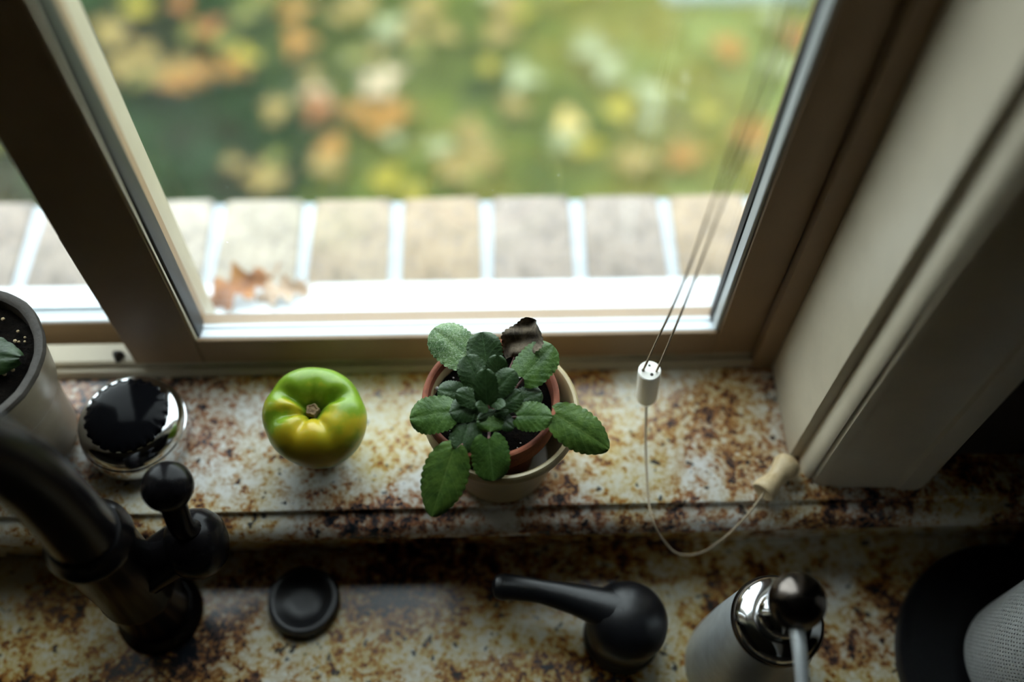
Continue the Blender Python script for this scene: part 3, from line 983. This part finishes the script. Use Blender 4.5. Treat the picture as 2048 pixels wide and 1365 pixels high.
# ------------------------------------------------------------------ stoneware flower pot at the left edge
LP = (-0.3660, 0.3570)
lp_ = thing('stoneware_pot', (LP[0], LP[1], 0), 'stoneware flower pot with grey rim and dark soil at the left edge', 'potted plant')
link('pot_body', lathe([(0, 0.0006), (0.040, 0.0006), (0.0425, 0.003), (0.0445, 0.030), (0.0475, 0.062), (0.0485, 0.068), (0.0500, 0.070), (0.0525, 0.074), (0.0560, 0.100), (0.0590, 0.1165)], (LP[0], LP[1], 0), 64), 'stoneware', lp_)
link('rim', lathe([(0.0590, 0.1165), (0.0608, 0.1180), (0.0612, 0.1205), (0.0600, 0.1225), (0.0560, 0.1225), (0.0535, 0.1205), (0.0525, 0.1150), (0.050, 0.100), (0.0, 0.100)], (LP[0], LP[1], 0), 64,
                  rad=lambda th, i, r, z: (r * (1 + 0.004 * math.sin(9 * th) + 0.003 * math.sin(23 * th)), z)), 'grey_rim', lp_)
link('soil', lathe([(0.0526, 0.1120), (0.047, 0.1140), (0.038, 0.1130), (0.026, 0.1150), (0.012, 0.1145), (0, 0.1150)], (LP[0], LP[1], 0), 48,
                   rad=lambda th, i, r, z: (r, z + rs.uniform(-0.002, 0.002))), 'soil', lp_)
lf = link('leaf', leaf_blade((-0.385, 0.362, 0.120), (-0.3205, 0.3560, 0.1265), 0.040, 'big', 91), 'leaf_dark', lp_, smooth=0)
link('leaf', leaf_blade((-0.385, 0.362, 0.120), (-0.430, 0.330, 0.135), 0.036, 'big', 92), 'leaf_dark', lp_, smooth=0)
link('leaf_stalk', tube(spline([(-0.375, 0.357, 0.110), (-0.382, 0.360, 0.116), (-0.383, 0.362, 0.1205)], 4), 0.0015, 8), 'petiole', lp_)
gb = bmesh.new()
for i in range(22):
    a_, r_ = rs.uniform(-1.6, 1.6), rs.uniform(0.02, 0.049)
    s_ = rs.uniform(0.0008, 0.0018)
    bmesh.ops.create_icosphere(gb, subdivisions=1, radius=s_, matrix=Matrix.Translation((LP[0] + r_ * math.cos(a_), LP[1] + r_ * math.sin(a_), 0.1155)))
go = link('gravel', gb, 'tassel_wood', lp_, smooth=0)
go['kind'] = 'stuff'

# ------------------------------------------------------------------ dark bronze faucet
FX, FY, CZ = -0.2620, 0.2370, -0.08
fa = thing('faucet', (FX, FY, CZ), 'dark oil rubbed bronze kitchen faucet with ball lever', 'faucet')
link('base_flange', lathe([(0, 0.0005), (0.0320, 0.0005), (0.0335, 0.002), (0.0330, 0.006), (0.0290, 0.010), (0.0275, 0.014), (0, 0.014)], (FX, FY, CZ), 48), 'dark_bronze', fa)
link('body', lathe([(0, 0.0141), (0.0260, 0.0141), (0.0270, 0.022), (0.0270, 0.060), (0.0280, 0.064), (0.0280, 0.070), (0.0268, 0.074), (0.0262, 0.16), (0.0290, 0.164), (0.0290, 0.170), (0.024, 0.180), (0.0, 0.184)], (FX, FY, CZ), 48), 'dark_bronze', fa)
sp_ = [(FX, FY, 0.095), (FX, FY, 0.20), (FX - 0.01, FY - 0.02, 0.285), (FX - 0.04, FY - 0.085, 0.325), (FX - 0.07, FY - 0.15, 0.285), (FX - 0.08, FY - 0.175, 0.21), (FX - 0.082, FY - 0.178, 0.16)]
link('spout', tube(spline(sp_, 10), [0.0225, 0.021, 0.019, 0.0175, 0.0165, 0.0165, 0.0175], 24), 'dark_bronze', fa)
hub = Vector((-0.2080, 0.2545, 0.030))
link('valve_hub', tube([(FX + 0.015, FY + 0.002, 0.018), (hub.x - 0.012, hub.y - 0.002, hub.z - 0.001)], 0.0185, 24), 'dark_bronze', fa)
link('valve_cap', lathe([(0, -0.026), (0.010, -0.0242), (0.0185, -0.0180), (0.0238, -0.010), (0.0255, 0.0), (0.0238, 0.0085), (0.0185, 0.0155), (0.010, 0.0195), (0, 0.0205)], hub, 40, axis=(1, 0.1, 0.25)), 'dark_bronze', fa)
kn = Vector((-0.2125, 0.2690, 0.098))
lv = link('lever', tube(spline([hub + Vector((0.002, 0.004, 0.012)), (-0.2115, 0.2560, 0.060), kn], 8), [0.0105, 0.0085, 0.0095], 20), 'dark_bronze', fa)
link('ball_knob', lathe([(0, -0.0165), (0.0075, -0.0150), (0.0135, -0.0100), (0.0170, -0.0020), (0.0172, 0.0040), (0.0145, 0.0105), (0.0085, 0.0150), (0, 0.0165)], kn, 32), 'dark_bronze', lv)

# ------------------------------------------------------------------ black hole cover
o = link('hole_cover', lathe([(0, 0.0005), (0.0262, 0.0005), (0.0280, 0.0020), (0.0286, 0.0060), (0.0282, 0.0095), (0.0268, 0.0118), (0.0245, 0.0122), (0.0222, 0.0114), (0.0175, 0.0090), (0.0140, 0.0078), (0.0110, 0.0072),
                              (0.0095, 0.0070), (0.0060, 0.0069), (0.0, 0.0068)], (-0.1478, 0.2420, CZ), 56), 'matte_black')
tag(o, 'round black button shaped hole cover on the countertop', 'cap')

# ------------------------------------------------------------------ black single lever tap
DX, DY = 0.1055, 0.2095
dv = thing('lever_tap', (DX, DY, CZ), 'small black domed tap with lever pointing left on the countertop', 'tap')
link('body', lathe([(0, 0.0005), (0.0290, 0.0005), (0.0305, 0.0025), (0.0300, 0.0080), (0.0280, 0.0105), (0.0285, 0.014), (0.0300, 0.030), (0.0304, 0.0330), (0.0298, 0.0350), (0, 0.0350)], (DX, DY, CZ), 48), 'matte_black', dv)
link('dome', lathe([(0.0296, 0.0356), (0.0310, 0.0366), (0.0313, 0.0400), (0.0305, 0.0470), (0.0270, 0.0550), (0.0205, 0.0610), (0.0110, 0.0645), (0, 0.0655)], (DX, DY, CZ), 48), 'matte_black', dv)
lev = spline([(DX - 0.006, DY + 0.004, CZ + 0.051), (DX - 0.022, DY + 0.009, CZ + 0.0530), (DX - 0.040, DY + 0.0145, CZ + 0.0545), (DX - 0.065, DY + 0.0205, CZ + 0.0570), (DX - 0.085, DY + 0.0232, CZ + 0.0590), (DX - 0.0945, DY + 0.0240, CZ + 0.0592),
              (DX - 0.1000, DY + 0.0243, CZ + 0.0592), (DX - 0.1025, DY + 0.0244, CZ + 0.0592)], 6)
link('lever', tube(lev, [0.0200, 0.0150, 0.0118, 0.0093, 0.0098, 0.0104, 0.0085, 0.0015], 24, flat=0.72), 'matte_black', dv)

# ------------------------------------------------------------------ steel soap dispenser
SX, SY = 0.1955, 0.1840
sd = thing('soap_dispenser', (SX, SY, CZ), 'brushed steel pump soap dispenser with shiny ball top', 'soap dispenser')
link('bottle', lathe([(0, 0.0005), (0.0400, 0.0005), (0.0420, 0.003), (0.0415, 0.020), (0.0385, 0.060), (0.0340, 0.100), (0.0305, 0.122), (0.0296, 0.1255), (0.0, 0.1255)], (SX, SY, CZ), 64), 'brushed_steel', sd)
link('collar_ring', lathe([(0.0290, 0.1258), (0.0312, 0.1262), (0.0316, 0.1285), (0.0305, 0.1305), (0.0, 0.1305)], (SX, SY, CZ), 64), 'dark_steel', sd)
link('collar', lathe([(0.0295, 0.1308), (0.0294, 0.1318), (0.0280, 0.1345), (0.0250, 0.1370), (0.0215, 0.1385), (0.0180, 0.1390), (0, 0.1390)], (SX, SY, CZ), 64), 'chrome', sd)
link('neck', lathe([(0, 0.1391), (0.0165, 0.1391), (0.0168, 0.1410), (0.0155, 0.1450), (0.0110, 0.1490), (0.0070, 0.1505), (0.0065, 0.1580), (0, 0.1580)], (SX, SY, CZ), 40), 'chrome', sd)
ph_ = link('pump_head', lathe([(0, 0.1560), (0.0080, 0.1562), (0.0150, 0.1600), (0.0182, 0.1670), (0.0186, 0.1740), (0.0160, 0.1815), (0.0105, 0.1865), (0.0045, 0.1885), (0, 0.1888)], (SX + 0.002, SY, CZ), 40), 'dark_steel', sd)
link('nozzle', tube(spline([(SX, SY - 0.012, CZ + 0.169), (SX - 0.001, SY - 0.035, CZ + 0.168), (SX - 0.002, SY - 0.058, CZ + 0.163), (SX - 0.002, SY - 0.066, CZ + 0.156)], 8), [0.0052, 0.0045, 0.0040, 0.0040], 16), 'brushed_steel', ph_)

# ------------------------------------------------------------------ paper towel holder and roll
HX, HY = 0.4200, 0.1750
ph2 = thing('paper_towel_holder', (HX, HY, CZ), 'black round paper towel holder on the countertop at the right', 'towel holder')
link('base', lathe([(0, 0.0005), (0.0985, 0.0005), (0.1000, 0.0020), (0.1000, 0.0110), (0.0985, 0.0130), (0.0950, 0.0135), (0.0890, 0.0120), (0.0870, 0.0105), (0, 0.0105)], (HX, HY, CZ), 80), 'matte_black', ph2)
link('pole', lathe([(0, 0.0106), (0.0070, 0.0106), (0.0070, 0.310), (0.010, 0.318), (0.010, 0.328), (0.0, 0.334)], (HX, HY, CZ), 24), 'dark_steel', ph2)
bm = bmesh.new()
uvl = bm.loops.layers.uv.new('UVMap')
prf = [(0.0205, 0.0112), (0.0440, 0.0112), (0.0480, 0.0122), (0.0505, 0.0145), (0.0515, 0.019)] + [(0.052, 0.03 + 0.255 * k / 10) for k in range(11)] + [(0.0505, 0.2880), (0.0205, 0.2885), (0.0205, 0.0112)]
seg = 72
rings = []
acc = 0
vacc = []
for i, (r, z) in enumerate(prf):
    if i:
        acc += math.hypot(r - prf[i - 1][0], z - prf[i - 1][1])
    vacc.append(acc / 0.33)
    rings.append([bm.verts.new((HX + r * math.cos(2 * PI * k / seg), HY + r * math.sin(2 * PI * k / seg), CZ + z)) for k in range(seg)])
for i in range(len(rings) - 1):
    for k in range(seg):
        f = bm.faces.new((rings[i][k], rings[i][(k + 1) % seg], rings[i + 1][(k + 1) % seg], rings[i + 1][k]))
        for lp2, (a, b) in zip(f.loops, ((i, k), (i, k + 1), (i + 1, k + 1), (i + 1, k))):
            lp2[uvl].uv = (b / seg, vacc[a])
o = link('paper_towel_roll', bm, 'paper_towel', smooth=50)
tag(o, 'roll of white embossed paper towel standing on the black holder', 'paper towel')

# ------------------------------------------------------------------ small bits
o = link('screw', lathe([(0, 0.0005), (0.0026, 0.0005), (0.0034, 0.0015), (0.0036, 0.0035), (0.0026, 0.0055), (0.0012, 0.0060), (0, 0.0058)], (0.2325, 0.3800, 0), 20), 'chrome')
tag(o, 'tiny shiny metal screw head on the sill by the jamb', 'screw')
o = link('track_plug', lathe([(0, 0.0), (0.0045, 0.0), (0.0042, 0.0035), (0.0020, 0.0075), (0, 0.0082)], (-0.2985, 0.4215, 0.0137), 14,
                             rad=lambda th, i, r, z: (r * (1 + 0.2 * math.sin(3 * th)), z)), 'hole_dark')
tag(o, 'small dark plug standing in the cream window track', 'plug')
